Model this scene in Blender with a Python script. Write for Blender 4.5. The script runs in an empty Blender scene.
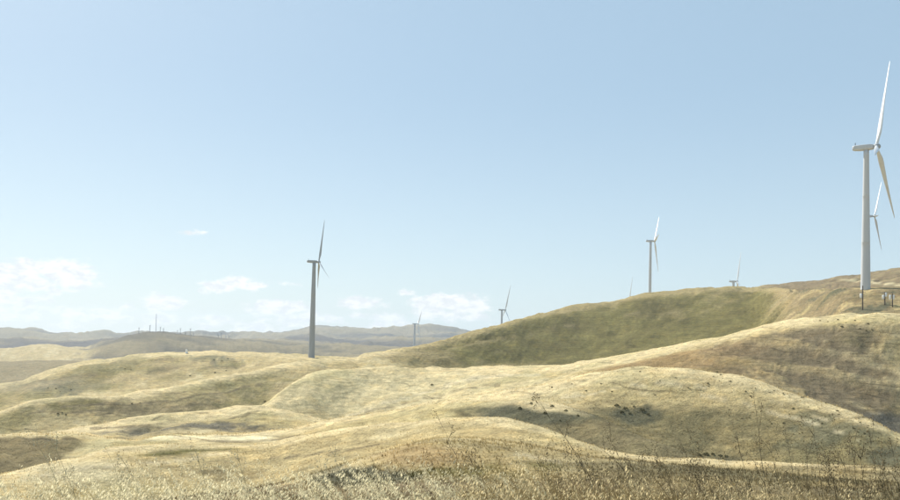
import bpy, math, random
import numpy as np
from mathutils import Matrix, Vector

random.seed(7)
rng = np.random.default_rng(11)
SC = bpy.context.scene
COL = SC.collection
rad = math.radians

# ------------------------------------------------------------------ camera
FPX = 850.0                       # focal length in pixels of a 900 px wide picture
PITCH, ROLL = rad(2.0), rad(1.3)
CY = 343.0 - FPX * math.tan(PITCH)
EYE = 1.8
cam_d = bpy.data.cameras.new('camera')
cam_d.sensor_fit = 'HORIZONTAL'
cam_d.sensor_width = 36.0
cam_d.lens = 36.0 * FPX / 900.0
cam_d.shift_y = (CY - 250.0) / 900.0
cam_d.clip_start = 0.1
cam_d.clip_end = 60000.0
cam = bpy.data.objects.new('camera', cam_d)
COL.objects.link(cam)
CAM_M = Matrix.Rotation(math.pi / 2 + PITCH, 4, 'X') @ Matrix.Rotation(ROLL, 4, 'Z')
cam.matrix_world = Matrix.Translation((0, 0, EYE)) @ CAM_M
SC.camera = cam
M3 = np.array(CAM_M.to_3x3())

# ------------------------------------------------------------------ sun, sky
SUN_AZ, SUN_EL = rad(-37.0), rad(41.0)
SUN_DIR = Vector((math.sin(SUN_AZ) * math.cos(SUN_EL), math.cos(SUN_AZ) * math.cos(SUN_EL), math.sin(SUN_EL)))
sun_d = bpy.data.lights.new('sun', 'SUN')
sun_d.energy = 4.8
sun_d.angle = rad(0.55)
sun_d.color = (1.0, 0.95, 0.86)
sun = bpy.data.objects.new('sun', sun_d)
COL.objects.link(sun)
sun.rotation_euler = (-SUN_DIR).to_track_quat('-Z', 'Y').to_euler()
sun.location = (0, 0, 60)

SKY_STRENGTH = 0.095
EXPOSURE = 0.5
CLOUD = 7.8
# clouds seen in the photograph: pixel x, y, half width, half height, strength
CLOUDS = [(18, 280, 34, 13, 1.0), (60, 271, 24, 10, 1.2), (34, 268, 20, 9, 1.1), (76, 280, 20, 9, 1.0), (4, 274, 22, 12, 1.1), (-20, 295, 60, 10, .8), (-40, 285, 50, 18, .9), (92, 314, 48, 9, .8), (20, 312, 40, 10, .75),
          (168, 302, 22, 7, 1.05), (150, 318, 40, 8, .7), (228, 285, 26, 7, .95), (240, 280, 12, 6, .9), (197, 233, 16, 3.5, .55), (286, 283, 14, 4, .6),
          (280, 308, 34, 8, .95), (262, 306, 14, 6, .9), (310, 316, 40, 7, .75), (362, 303, 30, 7, .75), (406, 292, 13, 4, .65), (452, 302, 34, 9, 1.05), (468, 307, 22, 8, .95), (432, 306, 20, 8, .95),
          (450, 316, 50, 8, .75), (380, 316, 40, 7, .6), (225, 322, 60, 6, .6)]

def pix_dir(x, y):
    """world direction through photo pixel(s): azimuth and tan(elevation)"""
    x = np.asarray(x, float); y = np.asarray(y, float)
    v = np.stack([(x - 450) / FPX, (CY - y) / FPX, -np.ones_like(x + y)], -1)
    w = v @ M3.T
    return np.arctan2(w[..., 0], w[..., 1]), w[..., 2] / np.hypot(w[..., 0], w[..., 1])

def dir_pix(az, te):
    w = np.stack([np.sin(az), np.cos(az), te], -1)
    v = w @ M3
    return 450 - FPX * v[..., 0] / v[..., 2], CY + FPX * v[..., 1] / v[..., 2]

world = bpy.data.worlds.new('World')
SC.world = world
world.use_nodes = True
wt = world.node_tree
for n in list(wt.nodes):
    wt.nodes.remove(n)

class G:
    """small helper for node graphs"""
    def __init__(s, tree): s.t = tree
    def node(s, typ, **kw):
        n = s.t.nodes.new(typ)
        for k, v in kw.items():
            setattr(n, k, v)
        return n
    def put(s, sock, v):
        if isinstance(v, bpy.types.NodeSocket): s.t.links.new(v, sock)
        elif v is not None: sock.default_value = v
    def math(s, op, a, b=None, c=None, clamp=False):
        n = s.node('ShaderNodeMath', operation=op, use_clamp=clamp)
        s.put(n.inputs[0], a); s.put(n.inputs[1], b); s.put(n.inputs[2], c)
        return n.outputs[0]
    def noise(s, vec, scale, detail=4, rough=.55, lac=2.0):
        n = s.node('ShaderNodeTexNoise')
        if vec is not None: s.put(n.inputs['Vector'], vec)
        n.inputs['Scale'].default_value = scale; n.inputs['Detail'].default_value = detail
        n.inputs['Roughness'].default_value = rough; n.inputs['Lacunarity'].default_value = lac
        return n.outputs['Fac']
    def rng(s, v, a, b, c, d, smooth=False):
        n = s.node('ShaderNodeMapRange')
        if smooth: n.interpolation_type = 'SMOOTHSTEP'
        s.put(n.inputs['Value'], v)
        for k, q in zip(('From Min', 'From Max', 'To Min', 'To Max'), (a, b, c, d)): n.inputs[k].default_value = q
        return n.outputs['Result']
    def mix(s, f, a, b, blend='MIX'):
        n = s.node('ShaderNodeMix', data_type='RGBA', blend_type=blend)
        s.put(n.inputs['Factor'], f); s.put(n.inputs[6], a); s.put(n.inputs[7], b)
        return n.outputs[2]

g = G(wt)
tc = g.node('ShaderNodeTexCoord')
sep = g.node('ShaderNodeSeparateXYZ')
wt.links.new(tc.outputs['Generated'], sep.inputs[0])
zc = g.math('MAXIMUM', sep.outputs[2], 0.012)
comb = g.node('ShaderNodeCombineXYZ')
wt.links.new(sep.outputs[0], comb.inputs[0]); wt.links.new(sep.outputs[1], comb.inputs[1]); wt.links.new(zc, comb.inputs[2])
sky = g.node('ShaderNodeTexSky', sky_type='NISHITA', sun_disc=False)
sky.sun_elevation = SUN_EL
sky.sun_rotation = SUN_AZ
sky.altitude = 150.0
sky.air_density = 1.0
sky.dust_density = 1.0
sky.ozone_density = 1.0
wt.links.new(comb.outputs[0], sky.inputs[0])
az = g.math('ARCTAN2', sep.outputs[0], sep.outputs[1])
hyp = g.math('SQRT', g.math('ADD', g.math('MULTIPLY', sep.outputs[0], sep.outputs[0]), g.math('MULTIPLY', sep.outputs[1], sep.outputs[1])))
el = g.math('DIVIDE', sep.outputs[2], g.math('MAXIMUM', hyp, 0.001))
cv = g.node('ShaderNodeCombineXYZ')
wt.links.new(az, cv.inputs[0]); wt.links.new(g.math('MULTIPLY', el, 1.9), cv.inputs[1])
n1 = g.noise(cv.outputs[0], 38.0, 9, .60)
n2 = g.noise(cv.outputs[0], 11.0, 3, .5)
azd = g.math('ADD', az, g.math('MULTIPLY', g.math('SUBTRACT', n2, .5), .03))
eld = g.math('ADD', el, g.math('MULTIPLY', g.math('SUBTRACT', n2, .5), .014))
# a loose bank of low cloud all the way round the horizon
band = g.math('MULTIPLY', g.rng(el, .012, .05, 1.0, 0.0, True), g.rng(n2, .42, .62, .1, .75, True))
dens = g.math('MULTIPLY', band, .75)
for (x, y, wx, wy, s) in CLOUDS:
    a, e = pix_dir(x, y)
    da = g.math('MULTIPLY', g.math('SUBTRACT', azd, float(a)), FPX / wx)
    de = g.math('MULTIPLY', g.math('SUBTRACT', eld, float(e)), FPX / wy)
    q = g.math('ADD', g.math('MULTIPLY', da, da), g.math('MULTIPLY', de, de))
    ex = g.math('MULTIPLY', g.math('POWER', 2.718, g.math('MULTIPLY', q, -.8)), s)
    dens = g.math('MAXIMUM', dens, ex)
cl = g.math('ADD', dens, g.math('MULTIPLY', g.math('SUBTRACT', n1, .5), 1.9))
cl = g.math('MULTIPLY', g.rng(cl, .28, .74, 0, 1, True), g.rng(dens, .05, .22, 0, .95, True))
vcol = g.mix(g.rng(el, .0, .32, 0, 1, True), (4.8, 6.05, 6.65, 1), (3.3, 4.65, 5.75, 1))
veil = g.mix(.74, sky.outputs[0], vcol)          # thin even summer haze over the whole sky
ccol = g.mix(g.rng(g.noise(cv.outputs[0], 60.0, 6, .6), .36, .6, 0, 1, True), (CLOUD * .84, CLOUD * .87, CLOUD * .90, 1), (CLOUD * 1.06, CLOUD * 1.06, CLOUD * 1.05, 1))
skyc = g.mix(cl, veil, ccol)
bg = g.node('ShaderNodeBackground')
wt.links.new(skyc, bg.inputs['Color'])
bg.inputs['Strength'].default_value = SKY_STRENGTH
wo = g.node('ShaderNodeOutputWorld')
wt.links.new(bg.outputs[0], wo.inputs['Surface'])

vs = SC.view_settings
vs.view_transform = 'Standard'
vs.look = 'None'
vs.exposure = EXPOSURE
vs.gamma = 1.0
vs.use_curve_mapping = False
SC.render.engine = 'CYCLES'
SC.cycles.use_denoising = True
SC.cycles.max_bounces = 6
SC.cycles.volume_bounces = 0
SC.cycles.volume_max_steps = 64
SC.cycles.transparent_max_bounces = 12

# ------------------------------------------------------------------ helpers
def tag(o, label, cat, group=None, kind=None):
    o['label'] = label
    o['category'] = cat
    if group: o['group'] = group
    if kind: o['kind'] = kind
    return o

def mesh_np(name, verts, loops, starts, totals, mat, smooth=False):
    me = bpy.data.meshes.new(name)
    me.vertices.add(len(verts))
    me.vertices.foreach_set('co', np.asarray(verts, np.float32).ravel())
    me.loops.add(len(loops))
    me.loops.foreach_set('vertex_index', np.asarray(loops, np.int32))
    me.polygons.add(len(starts))
    me.polygons.foreach_set('loop_start', np.asarray(starts, np.int32))
    me.update(calc_edges=True)
    if smooth:
        me.polygons.foreach_set('use_smooth', np.ones(len(starts), bool))
    if mat: me.materials.append(mat)
    return me

def mesh_faces(name, verts, faces, mat, smooth=False):
    """faces: (n,k) int array of equal-sized polygons"""
    faces = np.asarray(faces)
    n, k = faces.shape
    return mesh_np(name, verts, faces.ravel(), np.arange(n) * k, np.full(n, k), mat, smooth)

def add_color(me, name, rgb):
    a = me.color_attributes.new(name, 'FLOAT_COLOR', 'POINT')
    c = np.ones((len(rgb), 4), np.float32)
    c[:, :3] = rgb
    a.data.foreach_set('color', c.ravel())

def link(name, me, parent=None):
    o = bpy.data.objects.new(name, me)
    COL.objects.link(o)
    if parent: o.parent = parent
    return o

def copy_tree(o, parent=None):
    c = o.copy(); COL.objects.link(c); c.parent = parent
    for ch in list(o.children):
        copy_tree(ch, c)
    return c

# gradient noise -------------------------------------------------------
_perm = np.random.default_rng(5).permutation(256)
_perm = np.concatenate([_perm, _perm, _perm])
_ga = np.random.default_rng(6).uniform(0, 2 * np.pi, 256)
_gx, _gy = np.cos(_ga), np.sin(_ga)
def perlin(x, y):
    xi = np.floor(x).astype(int); yi = np.floor(y).astype(int)
    xf = x - xi; yf = y - yi
    xi &= 255; yi &= 255
    u = xf * xf * xf * (xf * (xf * 6 - 15) + 10); v = yf * yf * yf * (yf * (yf * 6 - 15) + 10)
    def gr(ix, iy, fx, fy):
        h = _perm[_perm[ix] + iy] & 255
        return _gx[h] * fx + _gy[h] * fy
    a = gr(xi, yi, xf, yf); b = gr(xi + 1, yi, xf - 1, yf)
    c = gr(xi, yi + 1, xf, yf - 1); d = gr(xi + 1, yi + 1, xf - 1, yf - 1)
    return 1.5 * ((a * (1 - u) + b * u) * (1 - v) + (c * (1 - u) + d * u) * v)
def fbm(x, y, wl, oct=3, gain=.5):
    s = 0; a = 1.0
    for i in range(oct):
        s = s + a * perlin(x / wl + 17.3 * i, y / wl + 9.1 * i)
        wl /= 2.03; a *= gain
    return s
def ridged(x, y, wl, oct=3, gain=.5):
    s = 0; a = 1.0
    for i in range(oct):
        s = s + a * (1 - 2 * np.abs(perlin(x / wl + 31.7 * i, y / wl + 3.9 * i)))
        wl /= 2.1; a *= gain
    return s
def sstep(v, a, b):
    t = np.clip((v - a) / (b - a), 0, 1)
    return t * t * (3 - 2 * t)

def pchip(xk, yk, x):
    """monotone cubic through (xk,yk); xk (n,), yk (n,...) ; constant outside"""
    xk = np.asarray(xk, float); yk = np.asarray(yk, float)
    h = np.diff(xk); d = np.diff(yk) / h
    m = np.zeros_like(yk)
    w1 = 2 * h[1:] + h[:-1]; w2 = h[1:] + 2 * h[:-1]
    ok = d[:-1] * d[1:] > 0
    m[1:-1][ok] = ((w1 + w2)[ok]) / (w1[ok] / d[:-1][ok] + w2[ok] / d[1:][ok])
    m[0] = d[0]; m[-1] = d[-1]
    x = np.clip(x, xk[0], xk[-1])
    i = np.clip(np.searchsorted(xk, x) - 1, 0, len(xk) - 2)
    t = (x - xk[i]) / h[i]
    return ((2 * t**3 - 3 * t**2 + 1) * yk[i] + (t**3 - 2 * t**2 + t) * h[i] * m[i]
            + (-2 * t**3 + 3 * t**2) * yk[i + 1] + (t**3 - t**2) * h[i] * m[i + 1])

# ------------------------------------------------------------------ materials
MATS = {}
def principled(name, color, rough=.6, spec=.3, metal=0.0):
    m = bpy.data.materials.new(name); m.use_nodes = True
    b = m.node_tree.nodes['Principled BSDF']
    b.inputs['Base Color'].default_value = (*color, 1)
    b.inputs['Roughness'].default_value = rough
    b.inputs['Specular IOR Level'].default_value = spec
    b.inputs['Metallic'].default_value = metal
    MATS[name] = m
    return m, b, G(m.node_tree)

def weathered(name, color, rough=.5, scale=.6, amount=.12, metal=0.0, streak=False):
    m, b, q = principled(name, color, rough, .35, metal)
    t = q.node('ShaderNodeTexCoord')
    vec = t.outputs['Object']
    if streak:
        mp = q.node('ShaderNodeMapping'); mp.inputs['Scale'].default_value = (1, 1, .08)
        m.node_tree.links.new(vec, mp.inputs[0]); vec = mp.outputs[0]
    f = q.noise(vec, scale, 5, .6)
    dark = tuple(c * (1 - 2.2 * amount) for c in color)
    c = q.mix(q.rng(f, .35, .7, 0, 1), (*color, 1), (*dark, 1))
    m.node_tree.links.new(c, b.inputs['Base Color'])
    m.node_tree.links.new(q.rng(f, .3, .7, rough - .1, rough + .15), b.inputs['Roughness'])
    return m

M_WHITE = weathered('turbine_white', (.56, .57, .585), .42, .35, .05, streak=True)
M_WHITE_SHADED = weathered('turbine_white_shaded', (.36, .375, .39), .45, .35, .06, streak=True)  # darker copy of the white paint, backlit shade put into the colour
M_BLADE_SHADED = weathered('blade_white_shaded', (.40, .415, .43), .42, .3, .05)  # blade white darkened likewise, shade put into the colour
M_BLADE = weathered('blade_white', (.74, .75, .76), .38, .3, .04)
M_HUB = weathered('hub_grey', (.42, .44, .46), .5, .8, .08)
M_STEEL = weathered('galvanised_steel', (.30, .31, .32), .5, 1.5, .15, .6)
M_WOOD = weathered('weathered_wood', (.13, .10, .075), .85, 4, .2, streak=True)
M_CAN = weathered('painted_white_can', (.86, .86, .84), .5, 2, .04)
M_PORC = weathered('grey_porcelain', (.5, .5, .5), .3, 4, .05)
M_DARK = weathered('dark_steel', (.06, .06, .065), .55, 1.5, .1, .4)
M_CONC = weathered('concrete', (.38, .36, .33), .9, 1.2, .15)

# dry grass terrain: per-vertex cover colour, broken up by noise, with fine relief
def terrain_material():
    m, b, q = principled('dry_grass_hill', (.4, .33, .18), .95, .08)
    L = m.node_tree.links
    at = q.node('ShaderNodeAttribute', attribute_name='cover')
    geo = q.node('ShaderNodeNewGeometry')
    pos = geo.outputs['Position']
    nA = q.noise(pos, .035, 6, .62)
    nB = q.noise(pos, .42, 6, .68)
    nC = q.noise(pos, 2.6, 4, .7)
    st = q.node('ShaderNodeMapping'); st.inputs['Scale'].default_value = (.055, .055, .85)
    L.new(pos, st.inputs[0])
    nD = q.noise(st.outputs[0], 1.6, 4, .6)       # faint contour lines trodden by cattle
    nE = q.noise(pos, .13, 5, .7)
    f = q.math('MULTIPLY', q.rng(nA, .3, .7, .88, 1.10), q.rng(nB, .32, .68, .68, 1.26))
    f = q.math('MULTIPLY', f, q.rng(nC, .28, .72, .60, 1.34))
    f = q.math('MULTIPLY', f, q.rng(nD, .3, .7, .80, 1.14))
    f = q.math('MULTIPLY', f, q.rng(nE, .3, .7, .86, 1.12))
    # narrow cattle trails that follow the contours, broken and wandering
    sp = q.node('ShaderNodeSeparateXYZ'); L.new(pos, sp.inputs[0])
    zz = q.math('ADD', sp.outputs[2], q.math('MULTIPLY', q.noise(pos, .028, 3, .55), 9.0))
    tri = q.math('PINGPONG', q.math('DIVIDE', zz, 1.7), 1.0)
    trail = q.math('MULTIPLY', q.rng(tri, .0, .16, 1, 0, True), q.rng(q.noise(pos, .05, 3, .6), .48, .60, 0, 1, True))
    f = q.math('MULTIPLY', f, q.rng(trail, 0, 1, 1, .62))
    cc = q.node('ShaderNodeVectorMath', operation='SCALE')
    L.new(at.outputs['Color'], cc.inputs[0]); L.new(f, cc.inputs['Scale'])
    warm = q.mix(q.rng(nE, .48, .7, 0, .8), cc.outputs[0], q.mix(1.0, cc.outputs[0], (1.04, .95, .82, 1), 'MULTIPLY'))
    warm = q.mix(q.rng(nA, .5, .36, 0, .7), warm, q.mix(1.0, warm, (.94, .98, .90, 1), 'MULTIPLY'))
    L.new(warm, b.inputs['Base Color'])
    h = q.math('ADD', q.math('MULTIPLY', nB, .8), q.math('ADD', q.math('MULTIPLY', nC, .25), q.math('MULTIPLY', nE, .6)))
    bp = q.node('ShaderNodeBump'); bp.inputs['Strength'].default_value = .75; bp.inputs['Distance'].default_value = 1.0
    L.new(h, bp.inputs['Height']); L.new(bp.outputs[0], b.inputs['Normal'])
    return m
M_TERR = terrain_material()

def plant_material(name, transl=.45, attr='cover'):
    m = bpy.data.materials.new(name); m.use_nodes = True
    t = m.node_tree; q = G(t)
    for n in list(t.nodes): t.nodes.remove(n)
    at = q.node('ShaderNodeAttribute', attribute_name=attr)
    geo = q.node('ShaderNodeNewGeometry')
    col = q.mix(1.0, at.outputs['Color'], q.mix(q.noise(geo.outputs['Position'], 9, 3, .6), (.75, .75, .75, 1), (1.25, 1.22, 1.15, 1)), 'MULTIPLY')
    d = q.node('ShaderNodeBsdfDiffuse'); tr = q.node('ShaderNodeBsdfTranslucent'); mx = q.node('ShaderNodeMixShader')
    t.links.new(col, d.inputs[0]); t.links.new(col, tr.inputs[0])
    mx.inputs[0].default_value = transl
    t.links.new(d.outputs[0], mx.inputs[1]); t.links.new(tr.outputs[0], mx.inputs[2])
    o = q.node('ShaderNodeOutputMaterial'); t.links.new(mx.outputs[0], o.inputs['Surface'])
    return m
M_GRASS = plant_material('dry_grass_blades', .5)
M_SHRUB = plant_material('shrub_leaves', .3)

# ------------------------------------------------------------------ terrain
# Crest lines of the successive hills, near to far: photo pixel x, y and range in metres.
XE = [-80, 980]
def C(*pts): return pts
CRESTS = [
    # 1 low tan rise just beyond the verge
    dict(y=C((-80, 512), (0, 505), (150, 500), (260, 486), (330, 468), (380, 452), (410, 442), (440, 437), (470, 436), (510, 440), (550, 448), (590, 456), (650, 464), (720, 470), (800, 477), (980, 492)),
         r=C((-80, 62), (300, 66), (460, 74), (700, 62), (980, 56)), drop=7),
    # 2 pale spur at the left running into the tan spur in the middle
    dict(y=C((-80, 488), (0, 474), (25, 467.5), (50, 461), (75, 455), (98, 446), (118, 441), (150, 441), (200, 443), (260, 441), (300, 433), (340, 426), (380, 420), (420, 416.5), (460, 415.5), (500, 418), (540, 427), (580, 441), (610, 453), (650, 458.5), (700, 460.5), (800, 464), (900, 469), (980, 473)),
         r=C((-80, 100), (120, 120), (280, 125), (460, 118), (620, 100), (900, 90), (980, 88)), drop=7),
    # 3 furrowed slope and pale strip at the left, scrubby bowl in the middle
    dict(y=C((-80, 433), (0, 432), (40, 431), (75, 431.5), (100, 435), (130, 437), (155, 433), (200, 431.5), (260, 431), (300, 427), (340, 419), (400, 411), (440, 405), (480, 402), (520, 400), (555, 402.5), (590, 411), (620, 424), (660, 442), (720, 462), (800, 474), (980, 490)),
         r=C((-80, 190), (120, 190), (280, 190), (440, 165), (560, 145), (700, 120), (980, 110)), drop=6),
    # 4 banded slope at the left, the big round hill at the right
    dict(y=C((-80, 446), (0, 437), (60, 429), (100, 423.5), (140, 417), (200, 411), (240, 405), (265, 403.5), (300, 411), (335, 417), (370, 414), (400, 408), (450, 398), (520, 386), (570, 376), (600, 369.5), (640, 365.5), (680, 364.5), (720, 368), (760, 378), (800, 390), (840, 404), (870, 416), (900, 430), (980, 462)),
         r=C((-80, 290), (260, 300), (400, 270), (520, 235), (680, 225), (900, 190), (980, 175)), drop=7),
    # 5 golden shoulder in the middle, eroded hill at the right
    dict(y=C((-80, 452), (0, 442), (60, 434), (100, 428), (140, 421), (200, 414.5), (235, 409), (256, 405), (268, 399), (282, 389), (296, 380.5), (312, 373.5), (350, 370), (400, 366), (450, 365.5), (500, 367.5), (560, 364.5), (600, 360), (640, 352), (700, 339), (760, 326), (820, 316), (860, 312.5), (900, 312), (980, 318)),
         r=C((-80, 335), (250, 345), (300, 385), (450, 420), (600, 380), (780, 340), (900, 330), (980, 330)), drop=5),
    # 6 the big olive hill and its long ridge sweeping down to the left
    dict(y=C((-80, 424), (0, 411), (20, 405), (40, 400.5), (75, 397), (110, 395), (150, 390), (185, 384), (220, 377), (260, 369.5), (300, 362), (340, 357), (380, 352), (400, 349), (430, 343), (470, 332), (520, 318), (580, 304), (620, 297.5), (650, 293), (700, 288), (735, 286), (765, 287.5), (800, 290), (850, 289.5), (900, 288), (980, 284)),
         r=C((-80, 430), (150, 450), (260, 500), (430, 640), (600, 820), (740, 860), (800, 640), (850, 520), (900, 505), (980, 500)), drop=4),
    # 7 tan hill with the tower at the left, far brown slope at the right
    dict(y=C((-80, 392), (0, 383), (15, 380.5), (40, 373), (80, 362), (110, 357.5), (140, 353), (170, 351), (200, 351), (250, 352), (290, 353.5), (310, 355), (340, 357), (400, 359), (500, 356), (600, 345), (700, 300), (740, 289), (765, 285.5), (800, 281), (850, 275), (880, 270.5), (900, 267), (980, 256)),
         r=C((-80, 720), (300, 800), (500, 1250), (700, 1300), (800, 1250), (900, 1150), (980, 1100)), drop=3),
    # 8 brown low slope far left
    dict(y=C((-80, 363), (0, 362), (50, 360.5), (72, 360.5), (100, 363), (200, 364), (300, 362), (400, 353), (500, 349), (600, 350), (980, 350)),
         r=C((-80, 1350), (200, 1400), (400, 2100), (520, 1800), (700, 1900), (980, 1900)), drop=2),
    # 9 brushy hill with the old turbines
    dict(y=C((-80, 355), (0, 351), (25, 349.5), (50, 346), (70, 348), (85, 349), (105, 342), (130, 333.5), (150, 330), (165, 331), (185, 334), (215, 337.5), (250, 341), (290, 344), (340, 347), (420, 349), (980, 350)),
         r=C((-80, 2500), (150, 2600), (300, 2900), (980, 3000)), drop=1.2),
    # 10 rolling ground before the far range
    dict(y=C((-80, 344), (0, 341), (30, 340), (60, 342), (100, 341), (150, 344), (200, 341), (240, 342), (280, 339), (310, 338), (350, 340), (400, 338), (440, 340), (470, 343), (980, 350)),
         r=C((-80, 4000), (450, 4200), (980, 4200)), drop=.8),
    # 11 far range
    dict(y=C((-80, 332), (0, 331), (30, 330), (56, 333), (80, 334), (100, 333), (125, 334.5), (160, 334), (200, 332.5), (240, 334), (265, 334), (300, 330), (320, 327.5), (345, 328), (370, 330.5), (395, 329.5), (420, 327), (440, 328), (462, 331), (500, 334), (600, 336), (700, 338), (980, 340)),
         r=C((-80, 6000), (450, 6200), (980, 6200)), drop=3),
]
NK = len(CRESTS)
ROWS_A = [26, 22, 20, 24, 22, 20, 14, 10, 10, 10, 12]     # rows from the trough in front up to crest k
ROWS_A = [int(v * 1.25) for v in ROWS_A]
ROWS_B = [8, 8, 8, 8, 8, 8, 8, 6, 6, 6]                   # rows from crest k down to the trough behind

d_in = rad(.072)
az_in = np.arange(rad(-35), rad(35) + 1e-6, d_in)
az_out = np.linspace(rad(35), rad(325), 130)[1:-1]
AZ = np.concatenate([az_in, az_out])                       # closed ring of columns
NC = len(AZ)
# side columns blend from the right edge of the picture round to the left edge
def ring(vals_az, vals):
    az_s = np.where(AZ > math.pi, AZ - 2 * math.pi, AZ)
    a0, a1 = rad(-40), rad(40)
    inside = np.interp(np.clip(az_s, a0, a1), vals_az, vals)
    vl, vr = np.interp(a0, vals_az, vals), np.interp(a1, vals_az, vals)
    az_p = np.where(az_s < 0, az_s + 2 * math.pi, az_s)
    t = sstep(az_p, a1, a0 + 2 * math.pi)
    return np.where(np.abs(az_s) <= a1, inside, vr + (vl - vr) * t)

xs = np.arange(-80, 981, 2.0)
E_c, R_c = [], []
for k, c in enumerate(CRESTS):
    py = pchip(*np.array(c['y']).T, xs)
    wob = fbm(xs, xs * 0 + 37.7 * k, 46., 3) * (.9 if k < 7 else .5)
    a, e = pix_dir(xs, py + wob)
    E_c.append(ring(a, e))
    rr = pchip(*np.array(c['r']).T, xs)
    R_c.append(ring(a, np.log(rr)))
E_c = np.array(E_c); R_c = np.array(R_c)
VERGE_R = 9.0
verge_z = -EYE + .12 * np.sin(AZ * 3.0)
# knots: verge edge, [trough, crest] * NK, far drop
KE, KR = [verge_z / VERGE_R], [np.full(NC, math.log(VERGE_R))]
for k in range(NK):
    pe, pr = KE[-1], KR[-1]
    lo = np.minimum(pe, E_c[k]) - (CRESTS[k]['drop'] if k else 34) / FPX
    if k: lo = np.minimum(pe, E_c[k]) - CRESTS[k - 1]['drop'] / FPX
    KE.append(lo); KR.append(pr + (R_c[k] - pr) * ([.5, .5, .52, .58, .46, .55, .5, .45, .45, .5, .5][k]))
    KE.append(E_c[k]); KR.append(R_c[k])
KE.append(E_c[-1] - 12 / FPX); KR.append(R_c[-1] + .35)
KE = np.array(KE); KR = np.array(KR)                       # (knots, columns)
nrows = []
for k in range(NK):
    nrows += [(10 if k == 0 else ROWS_B[k - 1]), ROWS_A[k]]
nrows += [6]
# derivative-limited cubic through the knots of each column
h = np.diff(KR, axis=0); dl = np.diff(KE, axis=0) / h
MD = np.zeros_like(KE)
ok = dl[:-1] * dl[1:] > 0
w1 = 2 * h[1:] + h[:-1]; w2 = h[1:] + 2 * h[:-1]
with np.errstate(divide='ignore', invalid='ignore'):
    MD[1:-1] = np.where(ok, (w1 + w2) / (w1 / dl[:-1] + w2 / dl[1:]), 0)
MD[0] = dl[0] * .6; MD[-1] = dl[-1]
gr, ge, row_t = [], [], []
for r0 in np.linspace(.6, VERGE_R, 14)[:-1]:
    gr.append(np.full(NC, r0)); ge.append(verge_z / r0); row_t.append(-1 + r0 / VERGE_R)
knot_row = [len(gr)]
for i, n in enumerate(nrows):
    front_face = (i % 2 == 1)
    M1 = MD[i + 1] + (.35 * dl[i] if front_face and i > 1 else 0)
    for j in range(n):
        t = j / n
        ge.append((2*t**3-3*t**2+1)*KE[i] + (t**3-2*t**2+t)*h[i]*MD[i] + (-2*t**3+3*t**2)*KE[i+1] + (t**3-t**2)*h[i]*M1)
        gr.append(np.exp(KR[i] + h[i] * t)); row_t.append(i / 2 + t / 2)
    knot_row.append(len(gr))
gr.append(np.exp(KR[-1])); ge.append(KE[-1]); row_t.append(len(nrows) / 2)
GR = np.array(gr); GE = np.array(ge); ROW_T = np.array(row_t)
NR = len(GR)
GX = GR * np.sin(AZ)[None]; GY = GR * np.cos(AZ)[None]; GZ = GR * GE + 0.0
# layer index of each row: hill k spans trough k-.5 .. trough k+.5
LAY = np.floor(ROW_T + .5).astype(int)
LAY = np.clip(LAY, 0, NK)
# pixel position of each grid vertex (only to lay out the plant cover and the painted crest light and face shade)
azs = np.where(AZ > math.pi, AZ - 2 * math.pi, AZ)
front = np.abs(azs) < rad(70)
PX = np.full_like(GR, -999.); PY = np.full_like(GR, -999.)
PX[:, front], PY[:, front] = dir_pix(np.broadcast_to(azs[front], (NR, front.sum())), GE[:, front])

# relief: broad swells, gullies and lumps, growing with range so the crests keep their line
amp = np.clip((GR - 25) / 60, 0, 1)
rs = np.clip(GR / 200, .25, 6)
n_big = fbm(GX, GY, 55., 3)
n_mid = fbm(GX + 300, GY, 17., 3)
n_small = fbm(GX, GY + 500, 5.2, 2)
wx = GX + 14 * fbm(GX, GY, 60., 2); wy = GY + 14 * fbm(GX + 99, GY, 60., 2)
gul = ridged(wx, wy, 70., 3)
dz = amp * (.55 * n_big * np.clip(rs, .4, 1.6) + .22 * n_mid + .07 * n_small)
dz -= amp * 1.15 * np.clip(gul - .6, 0, 2) * np.clip(rs, .4, 2.0)
spur = ridged(wx + 900, wy + 300, 34., 3)
dz += amp * .28 * (spur - .5) * np.clip(rs, .4, 1.8)
far = sstep(GR, 900, 2600)
fx = GX + 120 * fbm(GX, GY, 700., 2); fy = GY + 120 * fbm(GX + 999, GY, 700., 2)
far_r = ridged(fx, fy, 620., 4, .55)
dz += far * (far_r - .6) * np.clip(GR / 6200, .2, 1) * 26.0 * np.where(np.abs(ROW_T - np.round(ROW_T)) < .02, .35, 1)[:, None]
# slumped bare face of the eroded hill
dy5 = PY - np.interp(PX, *np.array(CRESTS[4]['y']).T)
face5 = (LAY == 5)[:, None] * sstep(PX, 640, 730) * sstep(PX + 10 * n_mid, 920, 884) * sstep(dy5 + 3 * n_mid, 8, 14)
slump = ridged(GX + .8 * GZ * 1.5 + 5 * n_mid, GZ * 1.7 + .25 * GX + 5 * n_big, 17., 4, .55)
dz += face5 * sstep(PY, 408, 398) * (slump - .6) * .8
# furrows on the dark slope at the left
fur = (LAY == 3)[:, None] * sstep(PX, 84, 70) * sstep(PY, 432, 437)
dz += fur * .28 * np.sin((GX * .8 + GY * .6) / 2.2 * 2 * np.pi / 2.0)
# low terrace bank under the pale strip
GZ = GZ + dz + EYE
TERR_Z = GZ

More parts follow.
